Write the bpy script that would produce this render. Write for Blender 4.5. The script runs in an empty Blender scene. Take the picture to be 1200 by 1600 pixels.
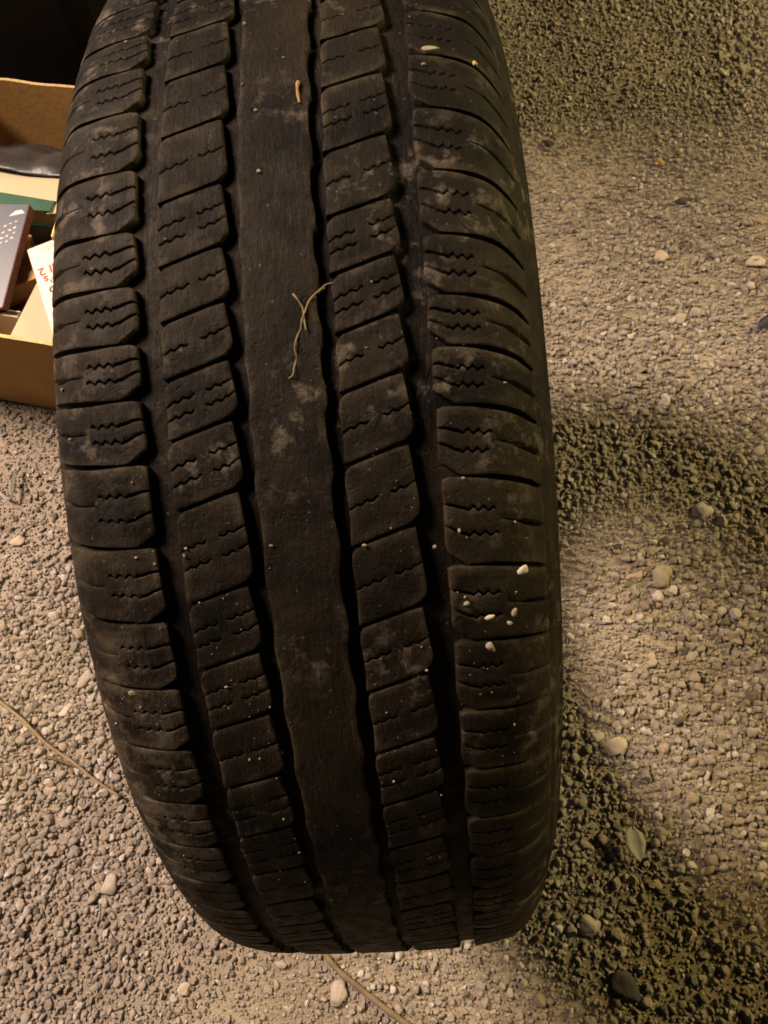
import bpy, math, random
import numpy as np
from mathutils import Vector, Matrix, Euler

rnd = random.Random(11)
rng = np.random.default_rng(7)
sc = bpy.context.scene
C = sc.collection
rad = math.radians

# ------------------------------------------------------------------ camera
R = 0.345                                    # tyre outer radius, its axis is world X, it stands at the origin
FPX = 1200.0                                 # focal length in photograph pixels (photograph is 1200 wide)
CAM_ROT = Matrix(((0.99458, 0.07857, 0.06763), (-0.09392, 0.39522, 0.91377), (0.04507, -0.91519, 0.40047)))


def _camera_basis():
    n = np.array([1, .079, .068]); n /= np.linalg.norm(n)
    p = rad(66); uz = math.sin(p)
    a, b, c = n[0], n[1], -n[2] * uz
    A = a * a + b * b
    ux0, uy0 = a * c / A, b * c / A
    t = math.sqrt(max(math.cos(p) ** 2 - ux0 ** 2 - uy0 ** 2, 0)); k = math.sqrt(A)
    u = np.array([ux0 - b / k * t, uy0 + a / k * t, uz])
    return np.array([n, np.cross(u, n), u])


M = _camera_basis()
CAM = np.array([0, 0, R]) - M @ np.array([-.042 * R, .119 * R, -1.8 * R])
cd = bpy.data.cameras.new('camera')
cam = bpy.data.objects.new('camera', cd)
C.objects.link(cam)
mw = Matrix([[*M[i], CAM[i]] for i in range(3)] + [[0, 0, 0, 1]])
cam.matrix_world = mw
cd.sensor_fit = 'HORIZONTAL'
cd.sensor_width = 36
cd.lens = 36 * FPX / 1200
cd.clip_start = .01
cd.clip_end = 200
cd.dof.use_dof = True
cd.dof.focus_distance = .46
cd.dof.aperture_fstop = 30
sc.camera = cam

# ------------------------------------------------------------------ world, lamps, exposure
w = bpy.data.worlds.new('World')
sc.world = w
w.use_nodes = True
wn = w.node_tree
bg = wn.nodes['Background']
sky = wn.nodes.new('ShaderNodeTexSky')
sky.sky_type = 'NISHITA'
sky.sun_disc = False
sky.sun_elevation = rad(2)
sky.sun_rotation = rad(120)
wn.links.new(sky.outputs[0], bg.inputs['Color'])
bg.inputs['Strength'].default_value = .035


def lamp(name, kind, loc, target, energy, color, size):
    d = bpy.data.lights.new(name, kind)
    d.energy = energy
    d.color = color
    d.shadow_soft_size = size
    o = bpy.data.objects.new(name, d)
    C.objects.link(o)
    o.location = loc
    o.rotation_euler = (Vector(target) - Vector(loc)).to_track_quat('-Z', 'Y').to_euler()
    return o


# a lamp to the left, a little behind the box; a weaker one far off to the right
key = lamp('yard_lamp', 'POINT', (-2.2, 1.1, 2.75), (0, 0, 0), 1540, (1, .755, .61), .55)
far = lamp('far_lamp', 'POINT', (3.0, 1.0, 1.65), (0, 0, 0), 600, (1, .79, .37), .40)
sc.view_settings.view_transform = 'Standard'
sc.view_settings.look = 'None'
sc.view_settings.gamma = 1
sc.view_settings.exposure = 0


# ------------------------------------------------------------------ helpers
def tag(o, label=None, cat=None, group=None, kind=None):
    if label: o['label'] = label
    if cat: o['category'] = cat
    if group: o['group'] = group
    if kind: o['kind'] = kind
    return o


def ray(px, py):
    return M @ np.array([(px - 600) / FPX, (800 - py) / FPX, -1.])


def at(px, py, z=0.0):
    d = ray(px, py)
    return CAM + (z - CAM[2]) / d[2] * d


def on_tread(px, py, lift=0.0):
    """point of the tread surface seen at a place of the photograph, with its outward normal"""
    r = R - .0015 + lift
    d = ray(px, py); o = CAM - np.array([0, 0, R])
    A = d[1] ** 2 + d[2] ** 2; B = o[1] * d[1] + o[2] * d[2]; Cc = o[1] ** 2 + o[2] ** 2 - r * r
    t = (-B - math.sqrt(max(B * B - A * Cc, 0))) / A
    p = o + t * d
    n = np.array([0, p[1], p[2]]); n /= np.linalg.norm(n)
    return p + np.array([0, 0, R]), n


def empty(name, loc=(0, 0, 0), rz=0):
    o = bpy.data.objects.new(name, None)
    o.empty_display_size = .05
    C.objects.link(o)
    o.location = loc
    o.rotation_euler = (0, 0, rz)
    return o


def mesh_obj(name, verts, faces, mat, parent=None, smooth=True, attrs=None):
    me = bpy.data.meshes.new(name)
    me.from_pydata([tuple(v) for v in verts], [], [tuple(f) for f in faces])
    me.materials.append(mat)
    if smooth:
        me.polygons.foreach_set('use_smooth', [True] * len(me.polygons))
    for k, v in (attrs or {}).items():
        a = me.attributes.new(k, 'FLOAT', 'POINT')
        a.data.foreach_set('value', np.asarray(v, dtype=np.float32))
    me.update()
    o = bpy.data.objects.new(name, me)
    C.objects.link(o)
    if parent: o.parent = parent
    return o


def tube(pts, radii, n=8):
    """round tapered stick through 3-D points"""
    pts = [Vector([float(c) for c in p]) for p in pts]
    V, Fc = [], []
    for i, p in enumerate(pts):
        d = (pts[min(i + 1, len(pts) - 1)] - pts[max(i - 1, 0)]).normalized()
        a = d.cross(Vector((0.13, .31, .94))).normalized(); b = d.cross(a)
        for k in range(n):
            t = 2 * math.pi * k / n
            V.append(p + radii[i] * (a * math.cos(t) + b * math.sin(t)))
    for i in range(len(pts) - 1):
        for k in range(n):
            Fc.append((i * n + k, i * n + (k + 1) % n, (i + 1) * n + (k + 1) % n, (i + 1) * n + k))
    Fc.append(tuple(range(n - 1, -1, -1)))
    Fc.append(tuple(range((len(pts) - 1) * n, len(pts) * n)))
    return V, Fc


def refine(pts, k=6):
    """Catmull-Rom through points"""
    P = [np.asarray(p, float) for p in pts]
    P = [2 * P[0] - P[1]] + P + [2 * P[-1] - P[-2]]
    out = []
    for i in range(1, len(P) - 2):
        for j in range(k):
            t = j / k
            out.append(.5 * ((2 * P[i]) + (-P[i - 1] + P[i + 1]) * t + (2 * P[i - 1] - 5 * P[i] + 4 * P[i + 1] - P[i + 2]) * t * t
                             + (-P[i - 1] + 3 * P[i] - 3 * P[i + 1] + P[i + 2]) * t ** 3))
    out.append(P[-2])
    return out


# ------------------------------------------------------------------ materials
def new_mat(name):
    m = bpy.data.materials.new(name)
    m.use_nodes = True
    nt = m.node_tree
    return m, nt, nt.nodes['Principled BSDF']


def node(nt, kind, **kw):
    n = nt.nodes.new(kind)
    for k, v in kw.items():
        if k in n.inputs: n.inputs[k].default_value = v
        else: setattr(n, k, v)
    return n


def ramp(nt, fac, stops):
    r = nt.nodes.new('ShaderNodeValToRGB')
    e = r.color_ramp.elements
    while len(e) < len(stops): e.new(.5)
    for el, (p, c) in zip(e, stops):
        el.position = p
        el.color = (*c, 1) if len(c) == 3 else c
    nt.links.new(fac, r.inputs[0])
    return r.outputs[0]


def noise(nt, vec, scale, detail=4, rough=.6, w=None):
    n = node(nt, 'ShaderNodeTexNoise')
    n.inputs['Scale'].default_value = scale
    n.inputs['Detail'].default_value = detail
    n.inputs['Roughness'].default_value = rough
    if vec: nt.links.new(vec, n.inputs['Vector'])
    return n.outputs['Fac']


def mix(nt, fac, a, b, mode='MIX'):
    n = nt.nodes.new('ShaderNodeMix')
    n.data_type = 'RGBA'
    n.blend_type = mode
    for idx, v in ((0, fac), (6, a), (7, b)):
        if hasattr(v, 'is_output'): nt.links.new(v, n.inputs[idx])
        elif idx == 0: n.inputs[0].default_value = v
        else: n.inputs[idx].default_value = (*v, 1)
    return n.outputs[2]


def math_n(nt, op, a, b=0.0, clamp=False):
    n = nt.nodes.new('ShaderNodeMath')
    n.operation = op
    n.use_clamp = clamp
    for i, v in enumerate((a, b)):
        if hasattr(v, 'is_output'): nt.links.new(v, n.inputs[i])
        else: n.inputs[i].default_value = v
    return n.outputs[0]


def bump(nt, p, h, dist, strength=1.0, chain=None):
    b = nt.nodes.new('ShaderNodeBump')
    b.inputs['Strength'].default_value = strength
    b.inputs['Distance'].default_value = dist
    nt.links.new(h, b.inputs['Height'])
    if chain: nt.links.new(chain, b.inputs['Normal'])
    nt.links.new(b.outputs[0], p.inputs['Normal'])
    return b.outputs[0]


def objcoord(nt):
    return nt.nodes.new('ShaderNodeTexCoord').outputs['Object']


def plain(name, col, rough=.7, var=.25, scale=60, spec=.3, bumpd=.0003):
    m, nt, p = new_mat(name)
    v = objcoord(nt)
    f = noise(nt, v, scale, 5)
    c = ramp(nt, f, [(.25, tuple(x * (1 - var) for x in col)), (.75, tuple(min(x * (1 + var), 1) for x in col))])
    nt.links.new(c, p.inputs['Base Color'])
    p.inputs['Roughness'].default_value = rough
    p.inputs['Specular IOR Level'].default_value = spec
    bump(nt, p, noise(nt, v, scale * 6, 4), bumpd)
    return m


def rubber_material(name='tyre_rubber', dust=1.0):
    m, nt, p = new_mat(name)
    v = objcoord(nt)
    base = ramp(nt, noise(nt, v, 38, 6, .65), [(.34, (.0015, .0012, .0009)), (.66, (.0062, .0049, .0034))])
    # brown film of dust in large uneven patches
    d1 = ramp(nt, noise(nt, v, 14, 6, .62), [(.42, (0, 0, 0)), (.60, (1, 1, 1))])
    col = mix(nt, math_n(nt, 'MULTIPLY', d1, .85 * dust), base, (.0150, .0112, .0064))
    # pale dried mud, small patches
    d2 = ramp(nt, noise(nt, v, 85, 5, .7), [(.54, (0, 0, 0)), (.68, (1, 1, 1))])
    d2b = ramp(nt, noise(nt, v, 17, 3, .5), [(.47, (0, 0, 0)), (.62, (1, 1, 1))])
    col = mix(nt, math_n(nt, 'MULTIPLY', math_n(nt, 'MULTIPLY', d2, d2b), .9 * dust), col, (.095, .080, .060))
    # dust caught on the worn block edges
    at_ = nt.nodes.new('ShaderNodeAttribute'); at_.attribute_name = 'edge'
    e = math_n(nt, 'MULTIPLY', at_.outputs['Fac'], ramp(nt, noise(nt, v, 55, 5, .7), [(.45, (0, 0, 0)), (.68, (1, 1, 1))]))
    col = mix(nt, math_n(nt, 'MULTIPLY', e, .75 * dust), col, (.060, .048, .030))
    # fine rubbed scuffs running round the tyre
    mp = node(nt, 'ShaderNodeMapping'); mp.inputs['Scale'].default_value = (330, 60, 60)
    nt.links.new(v, mp.inputs['Vector'])
    s1 = ramp(nt, noise(nt, mp.outputs[0], 1.0, 4, .7), [(.60, (0, 0, 0)), (.74, (1, 1, 1))])
    s2 = ramp(nt, noise(nt, v, 24, 4, .6), [(.46, (0, 0, 0)), (.62, (1, 1, 1))])
    col = mix(nt, math_n(nt, 'MULTIPLY', math_n(nt, 'MULTIPLY', s1, s2), .45 * dust), col, (.055, .047, .036))
    # dried mud film on the left shoulder and the lower right blocks
    sx = nt.nodes.new('ShaderNodeSeparateXYZ'); nt.links.new(v, sx.inputs[0])
    lft = math_n(nt, 'MULTIPLY', math_n(nt, 'SUBTRACT', -.035, sx.outputs[0]), 30, True)
    lft = math_n(nt, 'MULTIPLY', lft, math_n(nt, 'MULTIPLY', math_n(nt, 'ADD', sx.outputs[0], .101), 120, True))
    zz = math_n(nt, 'MULTIPLY', math_n(nt, 'SUBTRACT', .66, sx.outputs[2]), 12, True)
    m1 = ramp(nt, noise(nt, v, 48, 6, .72), [(.47, (0, 0, 0)), (.66, (1, 1, 1))])
    col = mix(nt, math_n(nt, 'MULTIPLY', math_n(nt, 'MULTIPLY', lft, zz), math_n(nt, 'MULTIPLY', m1, .85 * dust)), col, (.074, .060, .040))
    # scattered grit specks
    vo = node(nt, 'ShaderNodeTexVoronoi'); vo.inputs['Scale'].default_value = 260
    nt.links.new(v, vo.inputs['Vector'])
    sp = ramp(nt, vo.outputs['Distance'], [(.10, (1, 1, 1)), (.17, (0, 0, 0))])
    sel = nt.nodes.new('ShaderNodeSeparateColor'); nt.links.new(vo.outputs['Color'], sel.inputs[0])
    sp = math_n(nt, 'MULTIPLY', sp, math_n(nt, 'GREATER_THAN', sel.outputs[0], .90))
    col = mix(nt, math_n(nt, 'MULTIPLY', sp, .7), col, (.075, .066, .05))
    nt.links.new(col, p.inputs['Base Color'])
    rr = ramp(nt, noise(nt, v, 120, 4), [(.3, (.50,) * 3), (.7, (.78,) * 3)])
    nt.links.new(rr, p.inputs['Roughness'])
    p.inputs['Specular IOR Level'].default_value = .075
    b1 = bump(nt, p, noise(nt, v, 1400, 3, .7), .0003, .7)
    b2 = bump(nt, p, noise(nt, v, 190, 6, .65), .0010, .7, b1)
    bump(nt, p, math_n(nt, 'ADD', noise(nt, mp.outputs[0], 1.7, 4, .7), ramp(nt, noise(nt, v, 420, 2, .5), [(.28, (0, 0, 0)), (.36, (.6, .6, .6))])), .0009, .6, b2)
    return m


RUBBER = rubber_material()


def stone_material(name, tint=(1, 1, 1)):
    m, nt, p = new_mat(name)
    oi = nt.nodes.new('ShaderNodeObjectInfo')
    v = objcoord(nt)
    stops = [(0, (.17, .145, .115)), (.07, (.30, .245, .18)), (.22, (.42, .355, .275)), (.42, (.38, .335, .285)), (.60, (.50, .43, .345)),
             (.74, (.335, .31, .275)), (.86, (.46, .37, .26)), (.95, (.60, .54, .46)), (1, (.70, .65, .57))]
    c = ramp(nt, oi.outputs['Random'], [(a, tuple(x * t for x, t in zip(b, tint))) for a, b in stops])
    f = ramp(nt, noise(nt, v, 3.2, 5, .65), [(.3, (.72,) * 3), (.7, (1.12,) * 3)])
    c = mix(nt, 1.0, c, f, 'MULTIPLY')
    da = nt.nodes.new('ShaderNodeAttribute'); da.attribute_type = 'INSTANCER'; da.attribute_name = 'st_shade'
    c = mix(nt, da.outputs['Fac'], c, mix(nt, 1.0, c, (.74, .70, .50), 'MULTIPLY'))  # shade painted into the stone colour: darker and more olive towards the right
    nt.links.new(c, p.inputs['Base Color'])
    p.inputs['Roughness'].default_value = .85
    p.inputs['Specular IOR Level'].default_value = .25
    bump(nt, p, noise(nt, v, 7, 5, .7), .12, .6)
    return m


STONE = stone_material('gravel_stone')


# ------------------------------------------------------------------ ground
def ground_material():
    m, nt, p = new_mat('stone_dust')
    v = objcoord(nt)
    c = ramp(nt, noise(nt, v, 900, 4, .7), [(.3, (.20, .165, .12)), (.5, (.33, .275, .205)), (.72, (.47, .40, .31))])
    c2 = ramp(nt, noise(nt, v, 5, 4, .6), [(.35, (.72,) * 3), (.65, (1.05,) * 3)])
    c = mix(nt, 1.0, c, c2, 'MULTIPLY')
    da = nt.nodes.new('ShaderNodeAttribute'); da.attribute_name = 'shade_tint'
    c = mix(nt, da.outputs['Fac'], c, mix(nt, 1.0, c, (.70, .66, .46), 'MULTIPLY'))  # same painted shade on the dust between the stones
    nt.links.new(c, p.inputs['Base Color'])
    p.inputs['Roughness'].default_value = .95
    p.inputs['Specular IOR Level'].default_value = .15
    b = bump(nt, p, noise(nt, v, 420, 5, .7), .0035, .9)
    return m


def gz(x, y):
    """gentle swells of the gravel yard, flat where the tyre stands"""
    z = (.0050 * np.sin(3.1 * x + .7) * np.sin(2.3 * y + 1.1) + .0030 * np.sin(9.1 * x + 4.2 * y) + .0024 * np.sin(6.3 * y - 11 * x + 2)
         + .0012 * np.sin(31 * x + 9 * y) + .0012 * np.sin(27 * y - 13 * x))
    return z * np.clip((np.hypot(x, y) - .1) / .3, 0, 1)


def shade_tint(x, y):
    """strength of the painted shade: a darker olive tint to the right and lower right"""
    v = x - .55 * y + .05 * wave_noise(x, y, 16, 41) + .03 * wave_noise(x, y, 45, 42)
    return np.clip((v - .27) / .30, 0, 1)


def wave_noise(x, y, f, s):
    g = np.random.default_rng(s)
    out = 0
    for k in range(7):
        a = g.uniform(0, 6.28); ff = f * g.uniform(.6, 1.8)
        out = out + np.sin(ff * (x * math.cos(a) + y * math.sin(a)) + g.uniform(0, 6.28))
    return out / 7 ** .5


def build_ground():
    xs = np.concatenate([[-60, -20, -8, -3.5], np.linspace(-2, 2, 161), [3.5, 8, 20, 60]])
    X_, Y_ = np.meshgrid(xs, xs + .3, indexing='ij')
    Z_ = np.where((abs(X_) < 2.1) & (abs(Y_ - .3) < 2.1), gz(X_, Y_), 0) - .0029
    n = len(xs)
    V = np.stack([X_, Y_, Z_], -1).reshape(-1, 3)
    Fc = [(i * n + j, (i + 1) * n + j, (i + 1) * n + j + 1, i * n + j + 1) for i in range(n - 1) for j in range(n - 1)]
    return tag(mesh_obj('ground', V, Fc, ground_material(), None, True, {'shade_tint': shade_tint(V[:, 0], V[:, 1])}), 'pale stone dust ground under the gravel', kind='structure')


build_ground()


def ico(sub):
    import bmesh
    bm = bmesh.new()
    bmesh.ops.create_icosphere(bm, subdivisions=sub, radius=1)
    V = np.array([v.co[:] for v in bm.verts]); Fc = [tuple(v.index for v in f.verts) for f in bm.faces]
    bm.free()
    return V, Fc


ICO = {k: ico(k) for k in (1, 2, 3)}


def rock_shape(seed, sub=2, ncut=9, squash=(1, .8, .62), soft=.5):
    """a broken pebble: a ball cut by random planes, softened, unit radius"""
    g = np.random.default_rng(seed)
    V, Fc = ICO[sub]
    N = g.normal(size=(ncut, 3)); N /= np.linalg.norm(N, axis=1)[:, None]
    H = g.uniform(.62, .95, ncut)
    dots = V @ N.T
    lim = np.where(dots > .05, H[None] / np.maximum(dots, .05), 9).min(1)
    r = np.minimum(1, lim)
    r = soft * r + (1 - soft) * np.minimum(r, 1) ** 1.5
    r = r * (1 + .05 * np.sin(5 * V[:, 0] + seed) * np.sin(4 * V[:, 1] + 2 * seed) + .04 * np.sin(7 * V[:, 2] + seed * .7))
    return V * r[:, None] * np.array(squash), Fc


# prototypes that only the gravel's instancer uses (not linked to the scene)
proto_col = bpy.data.collections.new('gravel_shapes')
for i in range(14):
    sq = (1, rnd.uniform(.68, .95), rnd.uniform(.5, .8))
    V, Fc = rock_shape(100 + i, 2, rnd.randint(8, 16), sq, .1)
    me = bpy.data.meshes.new('gravel_shape')
    me.from_pydata([tuple(v) for v in V], [], Fc)
    me.polygons.foreach_set('use_smooth', [i % 2 == 0] * len(me.polygons))
    me.materials.append(STONE)
    proto_col.objects.link(bpy.data.objects.new('gravel_shape', me))


BOX_A = np.array([-.9563, .2924]); BOX_B = np.array([.2924, .9563]); BOX_O = np.array([-.215, .2275])


def in_box(x, y):
    p = np.stack([x, y], -1) - BOX_O
    a = p @ BOX_A; b = p @ BOX_B
    return (a > .0) & (a < .52) & (b > .0) & (b < .39)


def build_gravel():
    P, S, Rt, K = [], [], [], []

    def layer(x0, x1, y0, y1, cell, smin, smax, sink, keep, power=1.6):
        nx, ny = int((x1 - x0) / cell), int((y1 - y0) / cell)
        ix, iy = np.meshgrid(np.arange(nx), np.arange(ny), indexing='ij')
        x = x0 + (ix + .5 + rng.uniform(-.62, .62, ix.shape)) * cell
        y = y0 + (iy + .5 + rng.uniform(-.62, .62, ix.shape)) * cell
        x, y = x.ravel(), y.ravel()
        k = rng.uniform(size=x.shape) < keep(x, y)
        k &= ~in_box(x, y)
        k &= ~((abs(x) < .07) & (abs(y) < .045))
        x, y = x[k], y[k]
        s = smin + (smax - smin) * rng.uniform(size=x.shape) ** power
        s = s * (1 + .18 * np.clip(wave_noise(x, y, 9, 3), -1, 1))
        z = gz(x, y) + s * rng.uniform(sink[0], sink[1], x.shape) - .003
        near = (abs(x) < .112) & (abs(y) < .17)          # pressed down under the tyre
        top = R - np.sqrt(np.maximum(R * R - y * y, 0)) + .004
        z = np.where(near, np.minimum(z, top - s * .8), z)
        P.append(np.stack([x, y, z], -1))
        S.append(s[:, None] * rng.uniform(.8, 1.25, (len(s), 3)))
        Rt.append(np.stack([rng.normal(0, .45, len(s)), rng.normal(0, .45, len(s)), rng.uniform(0, 6.28, len(s))], -1))
        K.append(rng.integers(0, 14, len(s)))

    bare = lambda x, y: np.clip(.80 + .60 * wave_noise(x, y, 11, 5) + .35 * wave_noise(x, y, 30, 8), .40, .98)
    layer(-1.0, .95, -.75, 1.55, .0064, .0025, .0055, (.0, .60), bare)
    layer(-1.0, .95, -.75, 1.55, .0200, .0046, .0078, (.05, .6), lambda x, y: .5 * bare(x, y), 2.2)
    layer(-.85, .80, -.65, 1.35, .0038, .0009, .0024, (.1, 1.0), lambda x, y: np.full_like(x, .8), 1.3)
    layer(-2.3, 2.3, -1.9, 2.6, .0135, .0045, .0085, (.1, .7),
          lambda x, y: np.where((x > -1.0) & (x < .95) & (y > -.75) & (y < 1.55), 0, .9))
    P_, S_, R_, K_ = np.concatenate(P), np.concatenate(S), np.concatenate(Rt), np.concatenate(K)
    me = bpy.data.meshes.new('gravel')
    me.vertices.add(len(P_))
    me.vertices.foreach_set('co', P_.astype(np.float32).ravel())
    for nm, arr in (('st_scale', S_), ('st_rot', R_)):
        a = me.attributes.new(nm, 'FLOAT_VECTOR', 'POINT')
        a.data.foreach_set('vector', arr.astype(np.float32).ravel())
    a = me.attributes.new('st_shade', 'FLOAT', 'POINT')
    dm = np.clip(shade_tint(P_[:, 0], P_[:, 1]) + rng.normal(0, .22, len(P_)), 0, 1) * (shade_tint(P_[:, 0], P_[:, 1]) > .02)
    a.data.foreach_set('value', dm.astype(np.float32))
    a = me.attributes.new('st_pick', 'INT', 'POINT')
    a.data.foreach_set('value', K_.astype(np.int32))
    me.update()
    o = bpy.data.objects.new('gravel', me)
    C.objects.link(o)
    ng = bpy.data.node_groups.new('scatter_stones', 'GeometryNodeTree')
    ng.interface.new_socket('Geometry', in_out='INPUT', socket_type='NodeSocketGeometry')
    ng.interface.new_socket('Geometry', in_out='OUTPUT', socket_type='NodeSocketGeometry')
    gi, go = ng.nodes.new('NodeGroupInput'), ng.nodes.new('NodeGroupOutput')
    iop = ng.nodes.new('GeometryNodeInstanceOnPoints')
    ci = ng.nodes.new('GeometryNodeCollectionInfo')
    ci.inputs['Collection'].default_value = proto_col
    ci.inputs['Separate Children'].default_value = True
    ci.inputs['Reset Children'].default_value = True

    def na(nm, t):
        q = ng.nodes.new('GeometryNodeInputNamedAttribute')
        q.data_type = t
        q.inputs['Name'].default_value = nm
        return q.outputs['Attribute']
    L = ng.links
    e2r = ng.nodes.new('FunctionNodeEulerToRotation')
    L.new(na('st_rot', 'FLOAT_VECTOR'), e2r.inputs[0])
    L.new(gi.outputs[0], iop.inputs['Points'])
    L.new(ci.outputs[0], iop.inputs['Instance'])
    iop.inputs['Pick Instance'].default_value = True
    L.new(na('st_pick', 'INT'), iop.inputs['Instance Index'])
    L.new(e2r.outputs[0], iop.inputs['Rotation'])
    L.new(na('st_scale', 'FLOAT_VECTOR'), iop.inputs['Scale'])
    L.new(iop.outputs[0], go.inputs[0])
    md = o.modifiers.new('scatter', 'NODES')
    md.node_group = ng
    tag(o, 'beige crushed stone gravel spread over the whole yard', kind='stuff')
    print('gravel stones', len(P_))


build_gravel()

# ------------------------------------------------------------------ tyre
# cross-section: (lateral, drop below the crown), followed by arc length
PROF = refine([(0, 0), (.03, .0004), (.055, .0016), (.070, .0038), (.0810, .0075), (.0890, .0144), (.0955, .0247), (.1010, .0400),
               (.1052, .0570), (.1062, .0760), (.1040, .0960), (.0992, .1150), (.0920, .1320), (.0850, .1410)], 10)
PROF = np.array(PROF)
ARC = np.concatenate([[0], np.cumsum(np.hypot(*np.diff(PROF, axis=0).T))])
_tan = np.gradient(PROF, ARC, axis=0); _tan /= np.linalg.norm(_tan, axis=1)[:, None]


def tyre_points(t, phi, depth):
    """arc position across the tread (m, signed), angle round the tyre (deg, 0 = front, 90 = top), depth into the rubber"""
    t, phi, depth = np.broadcast_arrays(np.asarray(t, float), np.asarray(phi, float), np.asarray(depth, float))
    a = abs(t); sg = np.where(t < 0, -1, 1)
    s = np.interp(a, ARC, PROF[:, 0]); dr = np.interp(a, ARC, PROF[:, 1])
    ts, td = np.interp(a, ARC, _tan[:, 0]), np.interp(a, ARC, _tan[:, 1])
    s = s - depth * td                      # inward normal is (-td, +ts) in (s, drop)
    r = R - (dr + depth * ts)
    ph = np.radians(phi)
    return np.stack([sg * s, -r * np.cos(ph), R + r * np.sin(ph)], -1)


DEEP = .0034


def floor_depth(t):
    a = abs(np.asarray(t, float))
    return np.interp(a, [0, .088, .100, .108], [DEEP, DEEP, .0022, .0])


tyre = empty('tyre', (0, 0, 0))
tag(tyre, 'worn black tyre with five tread ribs standing upright on the gravel', 'tyre')


def ring(name, tl, depth_fn, mat, nphi=240):
    tl = np.asarray(tl)
    ph = np.arange(nphi) * 360 / nphi
    T, PH = np.meshgrid(tl, ph, indexing='ij')
    V = tyre_points(T, PH, depth_fn(T)).reshape(-1, 3)
    n = len(tl)
    Fc = [(i * nphi + j, (i + 1) * nphi + j, (i + 1) * nphi + (j + 1) % nphi, i * nphi + (j + 1) % nphi)
          for i in range(n - 1) for j in range(nphi)]
    return mesh_obj(name, V, Fc, mat, tyre)


T_SIDE = .1085
ring('tread_base', np.concatenate([-np.linspace(T_SIDE, .062, 22), np.linspace(-.06, .06, 41), np.linspace(.062, T_SIDE, 22)]), floor_depth, RUBBER)
tmax = ARC[-1]


def side_depth(t):
    a = abs(t)
    rel = np.zeros_like(a)
    for c0, wd, h in ((.123, .0013, .0007), (.127, .0013, .0007), (.168, .0016, .0010), (.205, .002, .0012), (.214, .0016, .0010)):
        rel -= h * np.exp(-((a - c0) / wd) ** 2)
    return rel


for sg in (-1, 1):
    ring('sidewall', sg * np.linspace(T_SIDE, tmax, 110), side_depth, RUBBER)
# inner liner: from bead to bead inside
ring('inner_liner', np.concatenate([-np.linspace(tmax, .06, 30), np.linspace(-.05, .05, 11), np.linspace(.06, tmax, 30)]),
     lambda t: np.where(abs(t) > tmax - .012, .006 * np.clip((tmax - abs(t)) / .012, 0, 1) + .0, .0115 + 0 * t), RUBBER, 160)


def tri_wave(x):
    return 2 * abs((x % 1) - .5) * 2 - 1


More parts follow.
